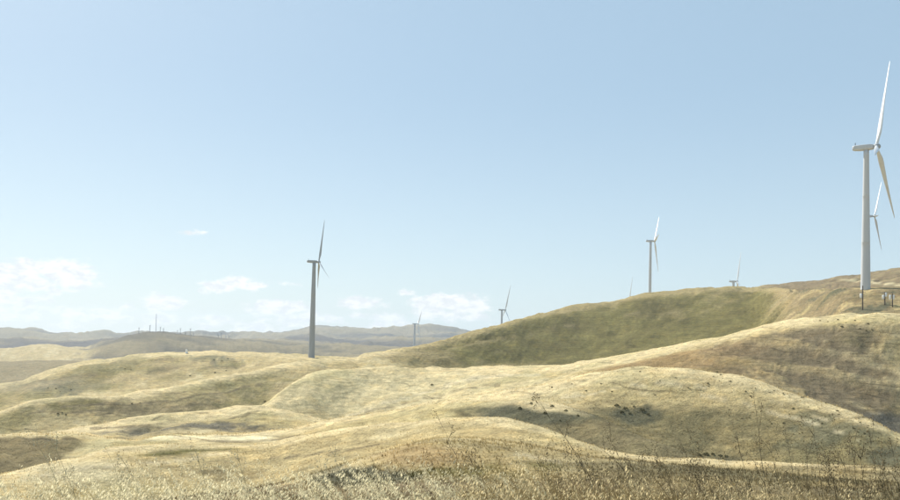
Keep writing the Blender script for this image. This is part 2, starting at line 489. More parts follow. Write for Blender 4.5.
def ground_z(x, y):
    """height of the ground at a point"""
    a = math.atan2(x, y); r = math.hypot(x, y)
    if abs(a) <= rad(34.9):
        f = (a - az_in[0]) / d_in; i = int(f); t = f - i
        z0 = np.interp(r, GR[:, i], TERR_Z[:, i]); z1 = np.interp(r, GR[:, i + 1], TERR_Z[:, i + 1])
        return float(z0 + (z1 - z0) * t)
    i = int(np.argmin(np.abs(((AZ - a + math.pi) % (2 * math.pi)) - math.pi)))
    return float(np.interp(r, GR[:, i], TERR_Z[:, i]))

def pick(px, py, rmin=20., rmax=1e9):
    """first point of the ground along the sight line of a photo pixel"""
    a, e = pix_dir(px, py); a = float(a); e = float(e)
    i = int(np.clip(round((a - az_in[0]) / d_in), 0, len(az_in) - 1))
    te = (TERR_Z[:, i] - EYE) / GR[:, i]
    idx = np.where((te >= e) & (GR[:, i] > rmin) & (GR[:, i] < rmax))[0]
    if not len(idx): return None
    j = idx[0]
    r0, r1, e0, e1 = GR[j - 1, i], GR[j, i], te[j - 1], te[j]
    r = r0 + (r1 - r0) * np.clip((e - e0) / max(e1 - e0, 1e-9), 0, 1)
    x, y = r * math.sin(a), r * math.cos(a)
    return x, y, ground_z(x, y)

# plant cover, with sunlit crests and shaded lower faces painted in ---------------------------------------------------------
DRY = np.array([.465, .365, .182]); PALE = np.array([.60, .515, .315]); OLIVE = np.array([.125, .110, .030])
SOIL = np.array([.190, .152, .092]); BRUSH = np.array([.105, .098, .058]); RUST = np.array([.36, .235, .105])
TANB = np.array([.29, .230, .115]); GREYB = np.array([.20, .180, .130])
cov = np.broadcast_to(DRY, GR.shape + (3,)).copy()
def blend(mask, colr, rag=0.0):
    global cov
    m = np.clip(mask, 0, 1)
    if rag: m = np.where(m > .001, np.clip(sstep(m + rag * RAG, .22, .72), 0, 1) * np.minimum(1, m * 1.6), 0)
    m = m[..., None]
    cov = cov * (1 - m) + colr * m
L_ = LAY[:, None]
nz1 = fbm(GX, GY, 40., 4, .6); nz2 = fbm(GX + 70, GY + 20, 14., 4, .6); nz3 = fbm(GX + 700, GY - 400, 150., 4, .6)
RAG = .55 * nz2 + .5 * fbm(GX + 31, GY + 77, 4.2, 3, .65) + .25 * nz1
jx = 16 * nz1; jy = 4.5 * nz1 + 2 * nz2
X, Y = PX + jx, PY + jy
def ell(cx, cy, wx_, wy_, soft=.5): 
    d = np.sqrt(((X - cx) / wx_) ** 2 + ((Y - cy) / wy_) ** 2)
    return 1 - sstep(d, 1 - soft, 1 + soft)
blend(.45 * sstep(nz3, -.1, .7), TANB)
blend(.45 * sstep(nz2 + nz1, .1, .9), PALE)
blend(.40 * sstep(-nz2 - .6 * nz1, .15, .9), TANB)
# 1, 2: near rises
blend((L_ == 1) * .55 * sstep(X, 420, 640), TANB * .8)
blend((L_ == 1) * .9 * ell(365, 476, 66, 13) , BRUSH, .5)
blend((L_ == 1) * .8 * ell(200, 474, 40, 10) , RUST * .55, .5)
blend((L_ == 1) * .55 * ell(480, 468, 90, 12) , OLIVE * .9, .6)
blend((L_ == 1) * .55 * ell(410, 452, 45, 9), RUST)
blend((L_ == 2) * .5 * ell(60, 470, 90, 12), PALE)
blend((L_ == 2) * .45 * ell(200, 462, 120, 10), TANB, .6)
blend((L_ == 2) * .65 * ell(190, 448, 60, 5), OLIVE, .5)
blend((L_ == 2) * .45 * sstep(PX, 560, 640), TANB)
# 3: furrowed slope, pale strip, scrubby bowl
blend((L_ == 3) * .85 * sstep(X + .9 * (PY - 445), 112, 66) * sstep(PY, 431, 442), TANB * .7, .3)
blend((L_ == 3) * .95 * sstep(PX, 140, 158) * sstep(PX, 285, 262) * sstep(PY + .6 * nz2, 431.0, 432.0) * sstep(PY, 442.5, 440.0), PALE * 1.18)
blend((L_ == 3) * .85 * sstep(X, 420, 500), np.array([.21, .172, .09]), .3)
blend((L_ == 3) * .9 * ell(540, 411, 72, 12, .7) * sstep(PY, 401, 405), BRUSH * 1.05, .35)  # dark scrub and the bowl's shade, both put into the colour
blend((L_ == 3) * .5 * sstep(X, 300, 340) * sstep(X, 480, 430), DRY)
# 4: banded slope, round hill
blend((L_ == 4) * .55 * sstep(PX, 290, 230) * (.5 + .5 * np.sin(PY / 4.2 + PX * .03 + 2 * nz1)), TANB * .8, .3)
blend((L_ == 4) * .6 * sstep(X, 400, 300) * ell(150, 428, 170, 7), GREYB * .7, .6)
blend((L_ == 4) * .45 * sstep(PX, 430, 480) * sstep(PY, 392, 372), PALE)  # top of the round hill paled, sunlit brightness painted in
blend((L_ == 4) * .9 * sstep(X, 540, 620) * sstep(Y, 388, 416), np.array([.225, .185, .092]), .2)  # lower flank: darker scrub, with the hill's shade painted in
blend((L_ == 4) * .85 * ell(634, 411, 26, 11, .8), BRUSH * 1.1, .4)
blend((L_ == 4) * .5 * ell(810, 425, 100, 28, .7), BRUSH * 1.5, .8)
blend((L_ == 4) * .8 * ell(893, 452, 32, 14, .5), BRUSH * 1.1, .4)
blend((L_ == 4) * .8 * ell(712, 455, 16, 3.5, .6), BRUSH)
# 5: long ridge, golden hollow, eroded hill
blend((L_ == 6) * .6 * ell(140, 408, 130, 9), TANB * .72, .4)  # dark band on the lower face, shade put into the cover colour
blend((L_ == 6) * .45 * sstep(PX, 330, 300) * sstep(PX, 120, 200) * sstep(PY - np.interp(PX, *np.array(CRESTS[5]['y']).T), 8, 14), np.array([.205, .168, .085]), .3)  # darker below the crest line, shade of the face painted in
blend((L_ == 5) * .5 * ell(390, 390, 150, 26), PALE * np.array([1.0, .95, .82]) * 1.05)
blend((L_ == 5) * .4 * ell(390, 390, 150, 26), PALE)
blend(face5 * (.97 - .45 * sstep(slump, .6, 1.3)), SOIL * .88)
blend((L_ == 5) * .8 * sstep(PX, 560, 620) * sstep(PX, 800, 660) * sstep(PY + 2 * nz1, 0, 6) * sstep(PY - (366 - (PX - 590) * .21), 4, 9), RUST * .75)
blend((L_ == 5) * .8 * sstep(X, 846, 866) * sstep(PY, 411, 416), np.array([.10, .098, .085]))
blend((L_ == 5) * .6 * sstep(PX, 660, 700) * sstep(PY, 335, 318), PALE * np.array([1, .95, .82]))  # crest band lightened, sun on the ridge painted in
# 6: olive hill
blend((L_ == 6) * .9 * sstep(X, 370, 470) * sstep(X, 800, 760), OLIVE * (.95 + .3 * nz1[..., None] + .2 * nz2[..., None]))
blend((L_ == 6) * .5 * sstep(X, 370, 470) * sstep(X, 800, 760) * sstep(nz3 + .4 * nz2, .1, .6), TANB)
blend((L_ == 6) * .55 * sstep(X, 320, 420) * sstep(PY - np.interp(PX, *np.array(CRESTS[5]['y']).T), 7, 2), DRY)
blend((L_ == 6) * .9 * sstep(X, 765, 800), np.array([.24, .185, .10]))
blend((L_ == 6) * .8 * sstep(X, 780, 800) * sstep(nz1 + .6 * nz2, .1, .5), DRY)
blend((L_ == 6) * .7 * sstep(X, 780, 800) * sstep(-nz1, .1, .4), BRUSH * 1.3, .6)
blend((L_ == 6) * .5 * sstep(X, 380, 330) * sstep(nz1, -.1, .5), OLIVE * 1.3)
# 7..11
blend((L_ == 7) * .8 * sstep(X, 740, 780), np.array([.165, .120, .070]))
blend((L_ == 7) * .7 * sstep(X, 800, 830) * (sstep(nz1 + nz2, .2, .7)), TANB)
blend((L_ == 7) * .55 * sstep(PX, 500, 400) * sstep(nz3 + .5 * nz1, .05, .5), OLIVE * 1.2)
blend((L_ == 7) * .45 * ell(35, 384, 60, 9), GREYB)
blend((L_ == 7) * .8 * sstep(PX, 835, 850) * (1 - sstep(np.abs(PY - 280.5 - (PX - 860) * .09 - .5 * nz1), .5, 1.3)), PALE)
blend((L_ == 7) * .6 * ell(60, 390, 26, 6, .7), BRUSH * 1.4, .6)
blend((L_ == 7) * .5 * ell(222, 361, 26, 4, .7), BRUSH * 1.6, .6)
blend((L_ == 8) * .8, np.array([.20, .165, .095]))
blend((L_ == 9) * .85 * sstep(X, 78, 100), np.array([.062, .059, .050]))
blend((L_ == 9) * .35 * sstep(far_r, .7, 1.4), DRY)
nz4 = fbm(GX, GY, 900., 4, .6)
blend((L_ >= 10) * (.55 + .4 * sstep(nz4, -.2, .4)), np.array([.078, .070, .068]))
blend((L_ >= 10) * .3 * sstep(far_r, 1.0, 1.7), TANB)
for k_, wid, amt in ((1, 5, .35), (2, 7, .75), (3, 6, .8), (4, 13, .85), (5, 10, .9), (6, 7, .75), (7, 6, .5)):  # pale crests: dried grass, plus sunlit brightness put into the colour
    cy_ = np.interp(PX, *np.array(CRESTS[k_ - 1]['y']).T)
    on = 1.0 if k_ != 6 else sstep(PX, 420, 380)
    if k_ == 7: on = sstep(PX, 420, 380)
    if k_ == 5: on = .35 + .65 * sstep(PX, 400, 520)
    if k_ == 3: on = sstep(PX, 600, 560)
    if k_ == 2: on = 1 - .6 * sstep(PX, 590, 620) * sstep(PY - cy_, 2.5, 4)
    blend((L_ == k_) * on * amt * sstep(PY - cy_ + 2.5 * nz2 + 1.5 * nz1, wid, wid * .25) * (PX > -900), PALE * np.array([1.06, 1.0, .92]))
def track(k_, pts, wid, colr, amt=.8):
    p_ = np.array(pts, float)
    cy_ = pchip(p_[:, 0], p_[:, 1], PX)
    on = (PX > p_[0, 0]) & (PX < p_[-1, 0])
    blend((L_ == k_) * on * amt * (1 - sstep(np.abs(PY + .8 * nz2 - cy_), wid * .5, wid)), colr)
DIRT = np.array([.58, .49, .31]); RUT = np.array([.17, .135, .075])
track(5, [(330, 416), (360, 409), (400, 397), (440, 385), (480, 378), (540, 374)], 1.6, DIRT)
track(5, [(352, 414), (400, 402), (450, 391), (500, 384)], 1.1, RUT, .6)
track(4, [(560, 396), (620, 386), (700, 384), (770, 396), (850, 424)], 1.3, DIRT, .6)
track(4, [(700, 392), (750, 402), (800, 414), (860, 438)], 1.2, DIRT, .55)
track(4, [(90, 428), (150, 424), (215, 418), (262, 410)], 1.2, RUT, .7)
track(6, [(60, 407), (110, 404), (160, 400), (215, 392), (262, 384)], 1.4, RUT, .75)
track(6, [(20, 414), (80, 412), (140, 409), (200, 404)], 1.1, RUT, .6)
track(6, [(420, 352), (480, 341), (540, 329), (600, 318), (680, 309)], .9, TANB, .5)
track(7, [(30, 382), (90, 374), (150, 369), (220, 366), (280, 364)], .9, RUT, .6)
track(7, [(110, 362), (160, 359), (215, 361)], .8, RUT, .5)
track(2, [(270, 456), (310, 451), (350, 447), (380, 441)], 1.4, RUT, .8)
track(2, [(20, 478), (90, 466), (160, 458), (230, 452)], 1.6, DIRT, .6)
track(1, [(400, 456), (450, 447), (500, 450), (560, 462)], 1.3, DIRT, .5)
track(3, [(160, 431), (210, 442), (275, 440), (300, 434)], 1.3, RUT, .7)
blend((L_ == 0) * .9, np.array([.12, .095, .055]))
blend((L_ == 1) * .75 * sstep(PY + 4 * nz2, 470, 488), np.array([.19, .145, .08]), .3)
blend((L_ == 1) * .6 * sstep(X, 520, 640), np.array([.20, .165, .09]), .4)
blend((L_ == 2) * .5 * sstep(X, 620, 700) * sstep(PY, 462, 468), np.array([.20, .165, .09]), .4)
COV = cov

# build one object per hill, split along the hidden troughs
allv = np.stack([GX, GY, GZ], -1)
du = np.roll(allv, -1, 1) - np.roll(allv, 1, 1)
dv = np.empty_like(allv); dv[1:-1] = allv[2:] - allv[:-2]; dv[0] = allv[1] - allv[0]; dv[-1] = allv[-1] - allv[-2]
NRM = np.cross(du, dv); NRM /= np.maximum(np.linalg.norm(NRM, axis=-1, keepdims=True), 1e-9)
HILL_LABELS = {
    1: 'low tan grass rise just beyond the roadside verge', 2: 'pale dry grass spur with an olive patch along its top',
    3: 'slope with dark furrows and a pale flat strip', 4: 'big round golden hill dotted with dark shrubs',
    5: 'hill with a bare eroded slumped face and pale crest', 6: 'broad smooth olive green hillside below several turbines',
    7: 'tan grass hill where the tall shade-grey turbine stands', 8: 'low brown slope in front of the brushy hill',
    9: 'dark brushy hill crowned with small old turbines', 10: 'hazy rolling ground in front of the far range'}
bounds = [0] + [knot_row[2 * k + 1] for k in range(NK)] + [NR - 1]
for k in range(NK + 1):
    a, b = bounds[k], bounds[k + 1]
    nr = b - a + 1
    v = allv[a:b + 1].reshape(-1, 3); n = NRM[a:b + 1].reshape(-1, 3); c = COV[a:b + 1].reshape(-1, 3)
    i = np.arange(nr - 1)[:, None] * NC; j = np.arange(NC)[None]; j2 = (np.arange(NC)[None] + 1) % NC
    q = np.stack([i + j, i + j2, i + NC + j2, i + NC + j], -1).reshape(-1, 4)
    loops = q.ravel(); starts = np.arange(len(q)) * 4
    if k == 0:
        loops = np.concatenate([np.arange(NC)[::-1][::-1], loops]); starts = np.concatenate([[0], starts + NC])
    name = 'roadside_verge' if k == 0 else ('distant_hills' if k == NK else 'hill')
    me = mesh_np(name, v, loops, starts, None, M_TERR, True)
    add_color(me, 'cover', c)
    me.normals_split_custom_set_from_vertices(n.astype(np.float32))
    o = link(name, me)
    lab = {0: 'roadside verge of dry earth under the pale wild oats', NK: 'hazy grey far mountain range along the skyline'}.get(k) or HILL_LABELS[k]
    tag(o, lab, 'verge' if k == 0 else 'hills' if k == NK else 'hill', kind='structure')

# ------------------------------------------------------------------ wind turbines
def lathe(profile, n, axis='z'):
    """profile: list of (radius, height)"""
    a = np.arange(n) / n * 2 * np.pi
    v = np.concatenate([np.stack([r * np.cos(a), r * np.sin(a), np.full(n, z)], -1) for r, z in profile])
    f = []
    for i in range(len(profile) - 1):
        for j in range(n):
            f.append((i * n + j, i * n + (j + 1) % n, (i + 1) * n + (j + 1) % n, (i + 1) * n + j))
    if axis == 'x': v = v[:, [2, 0, 1]]
    return v, f

def capped(name, v, f, n, mat, smooth=True):
    me = bpy.data.meshes.new(name)
    F = [tuple(q) for q in f] + [tuple(range(n))[::-1], tuple(range(len(v) - n, len(v)))]
    me.from_pydata([tuple(p) for p in v], [], F)
    for p in me.polygons: p.use_smooth = smooth and len(p.vertices) == 4
    me.materials.append(mat)
    me.validate(); me.update()
    return me

def blade_mesh(R, mat):
    st = [(.0, .040, 1.0, 0), (.03, .040, 1.0, 0), (.08, .048, .75, 14), (.16, .070, .34, 13), (.22, .074, .27, 11), (.35, .062, .22, 7.5), (.5, .048, .19, 4.5), (.65, .037, .17, 2.5), (.8, .027, .16, 1), (.92, .018, .15, 0), (.98, .010, .14, -.5), (1.0, .003, .14, -.5)]
    n = 14; vs_ = []
    for s, c, th, tw in st:
        ch = c * R * .74
        for j in range(n):
            t = 2 * math.pi * j / n
            cx, sy = math.cos(t), math.sin(t)
            blend_ = min(1, max(0, (s - .03) / .12))
            x = ch * (.5 * cx + .18 * blend_)
            yy = ch * .5 * th * sy * (1 - .55 * blend_ * (.5 - .5 * cx) * .0 + .0)
            yy *= (1 + .45 * cx * blend_) if blend_ > 0 else 1
            tr = rad(tw)
            vs_.append((x * math.cos(tr) - yy * math.sin(tr), x * math.sin(tr) + yy * math.cos(tr) + .018 * R * s * s, s * R))
    f = [(i * n + j, i * n + (j + 1) % n, (i + 1) * n + (j + 1) % n, (i + 1) * n + j) for i in range(len(st) - 1) for j in range(n)]
    return capped('blade', np.array(vs_), f, n, mat)

def nacelle_mesh(Lb, Lf, H, W, mat):
    """rounded body along x from -Lb to Lf"""
    secs = [(-Lb, .62, -.02), (-Lb + .03 * Lb, .80, -.01), (-Lb * .85, .97, 0), (-Lb * .45, 1.0, .02), (0, 1.0, .02), (Lf * .6, .96, .02), (Lf * .9, .82, .0), (Lf, .70, .0)]
    n = 20; v = []
    for x, s, oz in secs:
        for j in range(n):
            t = 2 * math.pi * j / n
            c, sn = math.cos(t), math.sin(t)
            p = .42
            yy = math.copysign(abs(c) ** p, c) * W / 2 * s
            zz = math.copysign(abs(sn) ** p, sn) * H / 2 * s + oz * H
            if zz < 0 and x < -Lb * .6: zz *= .78
            v.append((x, yy, zz))
    f = [(i * n + j, i * n + (j + 1) % n, (i + 1) * n + (j + 1) % n, (i + 1) * n + j) for i in range(len(secs) - 1) for j in range(n)]
    return capped('nacelle', np.array(v), f, n, mat)

def turbine(hx, hy, rpx, dist, theta, c, cone, over_px, label, base_px, top_px, pitch=48, nac=.135, grey=False):
    """hx, hy: rotor centre in photo pixels; rpx: rotor radius in pixels; dist: range of the tower from what it stands on"""
    a, e = pix_dir(hx, hy); a = float(a); e = float(e)
    rc = Vector((dist * math.sin(a), dist * math.cos(a), dist * e + EYE))
    mpp = dist * math.cos(a) / FPX * math.cos(e)        # metres per pixel there
    R = rpx * mpp
    er = Vector((math.cos(a), -math.sin(a), 0)); fw = Vector((math.sin(a), math.cos(a), 0))
    psi = math.asin(-c)
    ax = er * math.cos(psi) + fw * math.sin(psi)         # rotor axis, out of the nacelle's nose
    over = over_px * mpp
    base = rc - ax * over
    gz = ground_z(base.x, base.y)
    z_axis = rc.z
    h_tower = z_axis - gz
    root = bpy.data.objects.new('wind_turbine', None); COL.objects.link(root)
    root.location = (base.x, base.y, gz)
    root.rotation_euler = (0, 0, math.atan2(ax.y, ax.x))
    tag(root, label, 'wind turbine', 'wind turbines on the hills')
    nh = .062 * R
    # tower in three flanged sections
    r0, r1 = base_px * mpp / 2, top_px * mpp / 2
    top = h_tower - nh * .42
    prof = [(r0 * 1.03, -1.2), (r0 * 1.03, .2), (r0 * 1.03, .25), (r0, .3), (r0, .36)]
    for q in range(1, 25):
        s = q / 24
        rr = r0 + (r1 - r0) * s
        zz = .3 + (top - .3) * s
        prof.append((rr, zz))
        if q in (8, 16): prof += [(rr * 1.008, zz + .03), (rr * 1.008, zz + .25), (rr, zz + .28), (rr * .9995, zz + .34)]
    v, f = lathe(prof, 32)
    tw = link('tower', capped('tower', v, f, 32, M_WHITE_SHADED if grey else M_WHITE), root)
    # door with a little stair on the side away from the rotor
    dv = [(-r0 * 1.02 - .05, -.5, 1.4), (-r0 * 1.02 - .05, .5, 1.4), (-r0 * 1.02 - .05, .5, 3.6), (-r0 * 1.02 - .05, -.5, 3.6), (-r0 + .25, -.5, 1.4), (-r0 + .25, .5, 1.4), (-r0 + .25, .5, 3.6), (-r0 + .25, -.5, 3.6)]
    dm = bpy.data.meshes.new('door'); dm.from_pydata(dv, [], [(0, 1, 2, 3), (0, 4, 5, 1), (1, 5, 6, 2), (2, 6, 7, 3), (3, 7, 4, 0)]); dm.materials.append(M_HUB); dm.update()
    link('door', dm, tw)
    # nacelle
    Lb = nac * R; Lf = over * .72
    na = link('nacelle', nacelle_mesh(Lb, Lf, nh, nh * 1.05, M_WHITE_SHADED if grey else M_WHITE), root)
    na.location = (0, 0, h_tower)
    vm, vf = lathe([(nh * .06, 0), (nh * .06, nh * .45), (nh * .03, nh * .5)], 8)
    an = link('wind_vane', capped('wind_vane', vm, vf, 8, M_DARK), na)
    an.location = (-Lb * .8, 0, nh * .5)
    # hub and spinner
    hr = .028 * R
    hp = [(hr * .72, over * .70 - over), (hr * .8, -hr * .9), (hr * 1.12, -hr * .7), (hr * 1.15, hr * .4), (hr * .95, hr * .95), (hr * .55, hr * 1.35), (hr * .12, hr * 1.5)]
    v, f = lathe(hp, 20, 'x')
    hub = link('hub', capped('hub', v, f, 20, M_HUB), root)
    hub.location = (over, 0, h_tower)
    bm = blade_mesh(R, M_BLADE_SHADED if grey else M_BLADE)
    for i in range(3):
        th = theta + rad(120) * i
        bl = link('blade', bm, root)
        # blade frame: z along the blade, x in the rotor plane, y along the axis; th=0 is straight up, + towards the far side
        rot = Matrix.Rotation(-th, 4, 'X') @ Matrix.Rotation(cone, 4, 'Y') @ Matrix.Rotation(rad(-90), 4, 'Z') @ Matrix.Rotation(rad(pitch), 4, 'Z')
        bl.matrix_local = Matrix.Translation((over, 0, h_tower)) @ rot
    px0 = dir_pix(np.array(math.atan2(base.x, base.y)), np.array((gz - EYE) / math.hypot(base.x, base.y)))
    print('TURBINE %s  R %.1f m  hub %.1f m  base px (%.0f, %.0f)' % (label[:28], R, h_tower, px0[0], px0[1]))
    return root

TURB = []
TURB.append(turbine(876.5, 146.5, 97, 505, rad(12), .12, rad(5), 9.5, 'tall white turbine rising beside the wooden utility pole', 9.4, 5.2))
TURB.append(turbine(318.8, 262, 44, 770, rad(3), -.15, rad(6), 4.6, 'tall grey turbine alone on the tan grass hill', 6.4, 3.4, nac=.165, grey=True))
TURB.append(turbine(654.5, 241, 34, 1150, rad(34), .0, rad(6.5), 3.8, 'turbine with its whole tower above the crest of the smooth olive hill', 3.5, 2.3))
TURB.append(turbine(737.0, 281.5, 31, 1320, rad(8), -.05, rad(6.5), 3.4, 'turbine showing only nacelle and top blade over the olive hill', 3.0, 2.2))
TURB.append(turbine(505.2, 310, 26, 1750, rad(-16), -.25, rad(7), 3.4, 'small turbine with lower tower hidden behind the falling olive slope', 2.4, 1.8))
TURB.append(turbine(418.2, 324, 18, 2250, rad(-44), -.12, rad(5), 3.4, 'farthest small turbine standing against the hazy grey range', 2.4, 1.7))
TURB.append(turbine(874.5, 216, 41, 1000, rad(22), .05, rad(7), 6.5, 'turbine half hidden behind the tall white tower', 3.6, 2.4, nac=.10))
TURB.append(turbine(628.5, 304.5, 29, 1450, rad(4), -.05, rad(7), 3.0, 'turbine of which just one white blade tip shows above the olive crest', 2.4, 1.8))

# ------------------------------------------------------------------ old small turbines, mast and tank
def bars_mesh(name, segs, mat, sides=5):
    """segs: list of (p0, p1, r0, r1) tapered rods joined in one mesh"""
    V, F = [], []
    for p0, p1, r0, r1 in segs:
        p0, p1 = Vector(p0), Vector(p1)
        d = (p1 - p0).normalized()
        u = d.orthogonal().normalized(); w = d.cross(u)
        b = len(V)
        for p, r in ((p0, r0), (p1, r1)):
            for j in range(sides):
                t = 2 * math.pi * j / sides
                V.append(tuple(p + u * (r * math.cos(t)) + w * (r * math.sin(t))))
        F += [(b + j, b + (j + 1) % sides, b + sides + (j + 1) % sides, b + sides + j) for j in range(sides)]
        F += [tuple(b + j for j in range(sides))[::-1], tuple(b + sides + j for j in range(sides))]
    me = bpy.data.meshes.new(name); me.from_pydata(V, [], F); me.materials.append(mat); me.update()
    return me

def lattice(hgt, wb, wt_, bays, r):
    s = []
    for i in range(bays):
        z0, z1 = hgt * i / bays, hgt * (i + 1) / bays
        a0, a1 = wb + (wt_ - wb) * i / bays, wb + (wt_ - wb) * (i + 1) / bays
        c0 = [(-a0, -a0, z0), (a0, -a0, z0), (a0, a0, z0), (-a0, a0, z0)]; c1 = [(-a1, -a1, z1), (a1, -a1, z1), (a1, a1, z1), (-a1, a1, z1)]
        for q in range(4):
            s.append((c0[q], c1[q], r, r)); s.append((c0[q], c1[(q + 1) % 4], r * .6, r * .6)); s.append((c1[q], c1[(q + 1) % 4], r * .6, r * .6))
    return s

def old_turbine(hgt):
    root = bpy.data.objects.new('lattice_turbine', None); COL.objects.link(root)
    link('tower', bars_mesh('tower', lattice(hgt, 1.6, .6, 6, .15) + [((0, 0, -1), (0, 0, hgt), .25, .2)], M_STEEL), root)
    link('nacelle', bars_mesh('nacelle', [((-2.4, 0, hgt + .6), (1.6, 0, hgt + .6), .8, .8), ((1.6, 0, hgt + .6), (2.4, 0, hgt + .6), .6, .2)], M_STEEL, 8), root)
    for i in range(3):
        t = rad(20 + 120 * i)
        d = Vector((0, math.sin(t), math.cos(t)))
        link('blade', bars_mesh('blade', [(Vector((2.0, 0, hgt + .6)) + d * .3, Vector((2.0, 0, hgt + .6)) + d * 8, .5, .14)], M_BLADE, 6), root)
    return root

OLD = [(139, 327, 'first turbine down the left shoulder of the brushy hill'), (150, 324.5, ''), (160.5, 326, ''), (163.5, 328, ''), (177.5, 332, ''), (180.5, 327.5, ''),
       (185.5, 331.5, ''), (190.5, 328, ''), (193.5, 331.5, ''), (218.5, 334.5, ''), (221.5, 331.5, ''), (226, 335.5, ''), (229, 335, '')]
proto_old = None
for px, py, _ in OLD:
    a, e = pix_dir(px, py)
    i = int(round((float(a) - az_in[0]) / d_in))
    r = float(np.exp(R_c[8][i])) - 30
    x, y = r * math.sin(float(a)), r * math.cos(float(a))
    gz = ground_z(x, y)
    hub_z = r * float(e) + EYE
    hgt = max(10.0, hub_z - gz - 4)
    if proto_old is None:
        proto_old = old_turbine(20.0); o = proto_old
    else:
        o = copy_tree(proto_old)
    s = hgt / 20.0
    o.location = (x, y, gz); o.scale = (max(.8, s), max(.8, s), s)
    o.rotation_euler = (0, 0, -float(a) + rad(random.uniform(-15, 15)))
    grp = px < 200
    tag(o, 'small old lattice turbine on the top of the brushy hill' if grp else 'small old lattice turbine low on the right shoulder of the brushy hill', 'wind turbine',
        'old turbines on top of the brushy hill' if grp else 'old turbines on the right shoulder of the brushy hill')

a, e = pix_dir(156.5, 312.5)
i = int(round((float(a) - az_in[0]) / d_in)); r = float(np.exp(R_c[8][i])) - 20
x, y = r * math.sin(float(a)), r * math.cos(float(a)); gz = ground_z(x, y); mh = r * float(e) + EYE - gz
mast = bpy.data.objects.new('radio_mast', None); COL.objects.link(mast); mast.location = (x, y, gz)
link('lattice_shaft', bars_mesh('lattice_shaft', lattice(mh * .92, .8, .4, 16, .11) + [((0, 0, -1), (0, 0, mh * .9), .16, .12)], M_STEEL), mast)
link('antenna', bars_mesh('antenna', [((0, 0, mh * .9), (0, 0, mh), .14, .06)], M_STEEL), mast)
tag(mast, 'tall thin radio mast on the summit of the brushy hill', 'mast')

p = pick(186.5, 353.2, 600)
if p:
    tank = bpy.data.objects.new('storage_tank', None); COL.objects.link(tank); tank.location = p
    v, f = lathe([(1.05, -.4), (1.05, .1), (1.0, .15), (1.0, 2.6), (1.04, 2.65), (1.04, 2.75), (.55, 3.05), (.12, 3.15)], 20)
    link('shell', capped('shell', v, f, 20, M_CAN), tank)
    link('pipe', bars_mesh('pipe', [((1.15, 0, -.2), (1.15, 0, 2.8), .06, .06), ((1.15, 0, 2.8), (.5, 0, 3.0), .06, .06)], M_STEEL), tank)
    tag(tank, 'small white upright tank on the crest of the tan hill', 'tank')

# ------------------------------------------------------------------ utility poles by the white turbine
def box_segs(cx, cy, cz, sx, sy, sz):
    v = [(cx + dx * sx / 2, cy + dy * sy / 2, cz + dz_ * sz / 2) for dx in (-1, 1) for dy in (-1, 1) for dz_ in (-1, 1)]
    f = [(0, 1, 3, 2), (4, 6, 7, 5), (0, 4, 5, 1), (2, 3, 7, 6), (0, 2, 6, 4), (1, 5, 7, 3)]
    return v, f
def box_mesh(name, cx, cy, cz, sx, sy, sz, mat):
    v, f = box_segs(cx, cy, cz, sx, sy, sz)
    me = bpy.data.meshes.new(name); me.from_pydata(v, [], f); me.materials.append(mat); me.update(); return me

def utility_pole(px, py_base, py_top, label, cans, arm, group=None, rmin=300):
    p = pick(px, py_base, rmin)
    x, y, z = p
    dist = math.hypot(x, y)
    H = (py_base - py_top) * dist / FPX
    root = bpy.data.objects.new('utility_pole', None); COL.objects.link(root)
    root.location = p; root.rotation_euler = (0, 0, -math.atan2(x, y) + rad(8))
    link('post', bars_mesh('post', [((0, 0, -1), (0, 0, H), .30, .22)], M_WOOD, 12), root)
    az_ = H * arm
    link('crossarm', box_mesh('crossarm', 0, -.24, az_, 2.4, .12, .16, M_WOOD), root)
    for s in (-1.1, -.5, .5, 1.1):
        v, f = lathe([(.05, 0), (.12, .05), (.07, .12), (.13, .18), (.06, .30)], 10)
        ins = link('insulator', capped('insulator', v, f, 10, M_PORC), root); ins.location = (s, -.24, az_ + .08)
    for (cx, cz, hh, w) in cans:
        v, f = lathe([(w * .9, 0), (w, .06), (w, hh - .1), (w * .9, hh), (w * .3, hh + .1)], 16)
        c = link('transformer', capped('transformer', v, f, 16, M_CAN), root); c.location = (cx, -.1, H * cz)
        link('bushing', bars_mesh('bushing', [((0, 0, hh), (0, 0, hh + .35), .08, .05)], M_PORC, 8), c)
    print('POLE', px, 'range %.0f H %.1f' % (dist, H))
    return tag(root, label, 'utility pole', group)
utility_pole(862.6, 310, 288, 'dark wooden utility pole with one white transformer beside the turbine tower', [(-.75, .50, 2.0, .55)], .72)
utility_pole(884.8, 305, 293.2, 'short utility pole with pale boxes on both sides', [(-.7, .45, 1.9, .5), (.45, .62, 2.0, .45)], .86)
utility_pole(892.4, 307, 295, 'short dark utility pole carrying two narrow white boxes', [(-1.0, .55, 2.1, .42), (.5, .55, 2.1, .42)], .80)

# ------------------------------------------------------------------ hillside tufts and shrubs
def visible_samples(n, rlo, rhi):
    ii = rng.integers(0, len(az_in) - 1, n)
    lr = rng.uniform(np.log(rlo), np.log(rhi), n)
    r = np.exp(lr)
    aa = az_in[ii] + rng.random(n) * d_in
    # nearest row
    out = np.empty(n); rows = np.empty(n, int)
    for u in np.unique(ii):
        m = ii == u
        out[m] = np.interp(r[m], GR[:, u], TERR_Z[:, u]); rows[m] = np.clip(np.searchsorted(GR[:, u], r[m]), 0, NR - 1)
    return r * np.sin(aa), r * np.cos(aa), out, rows, ii

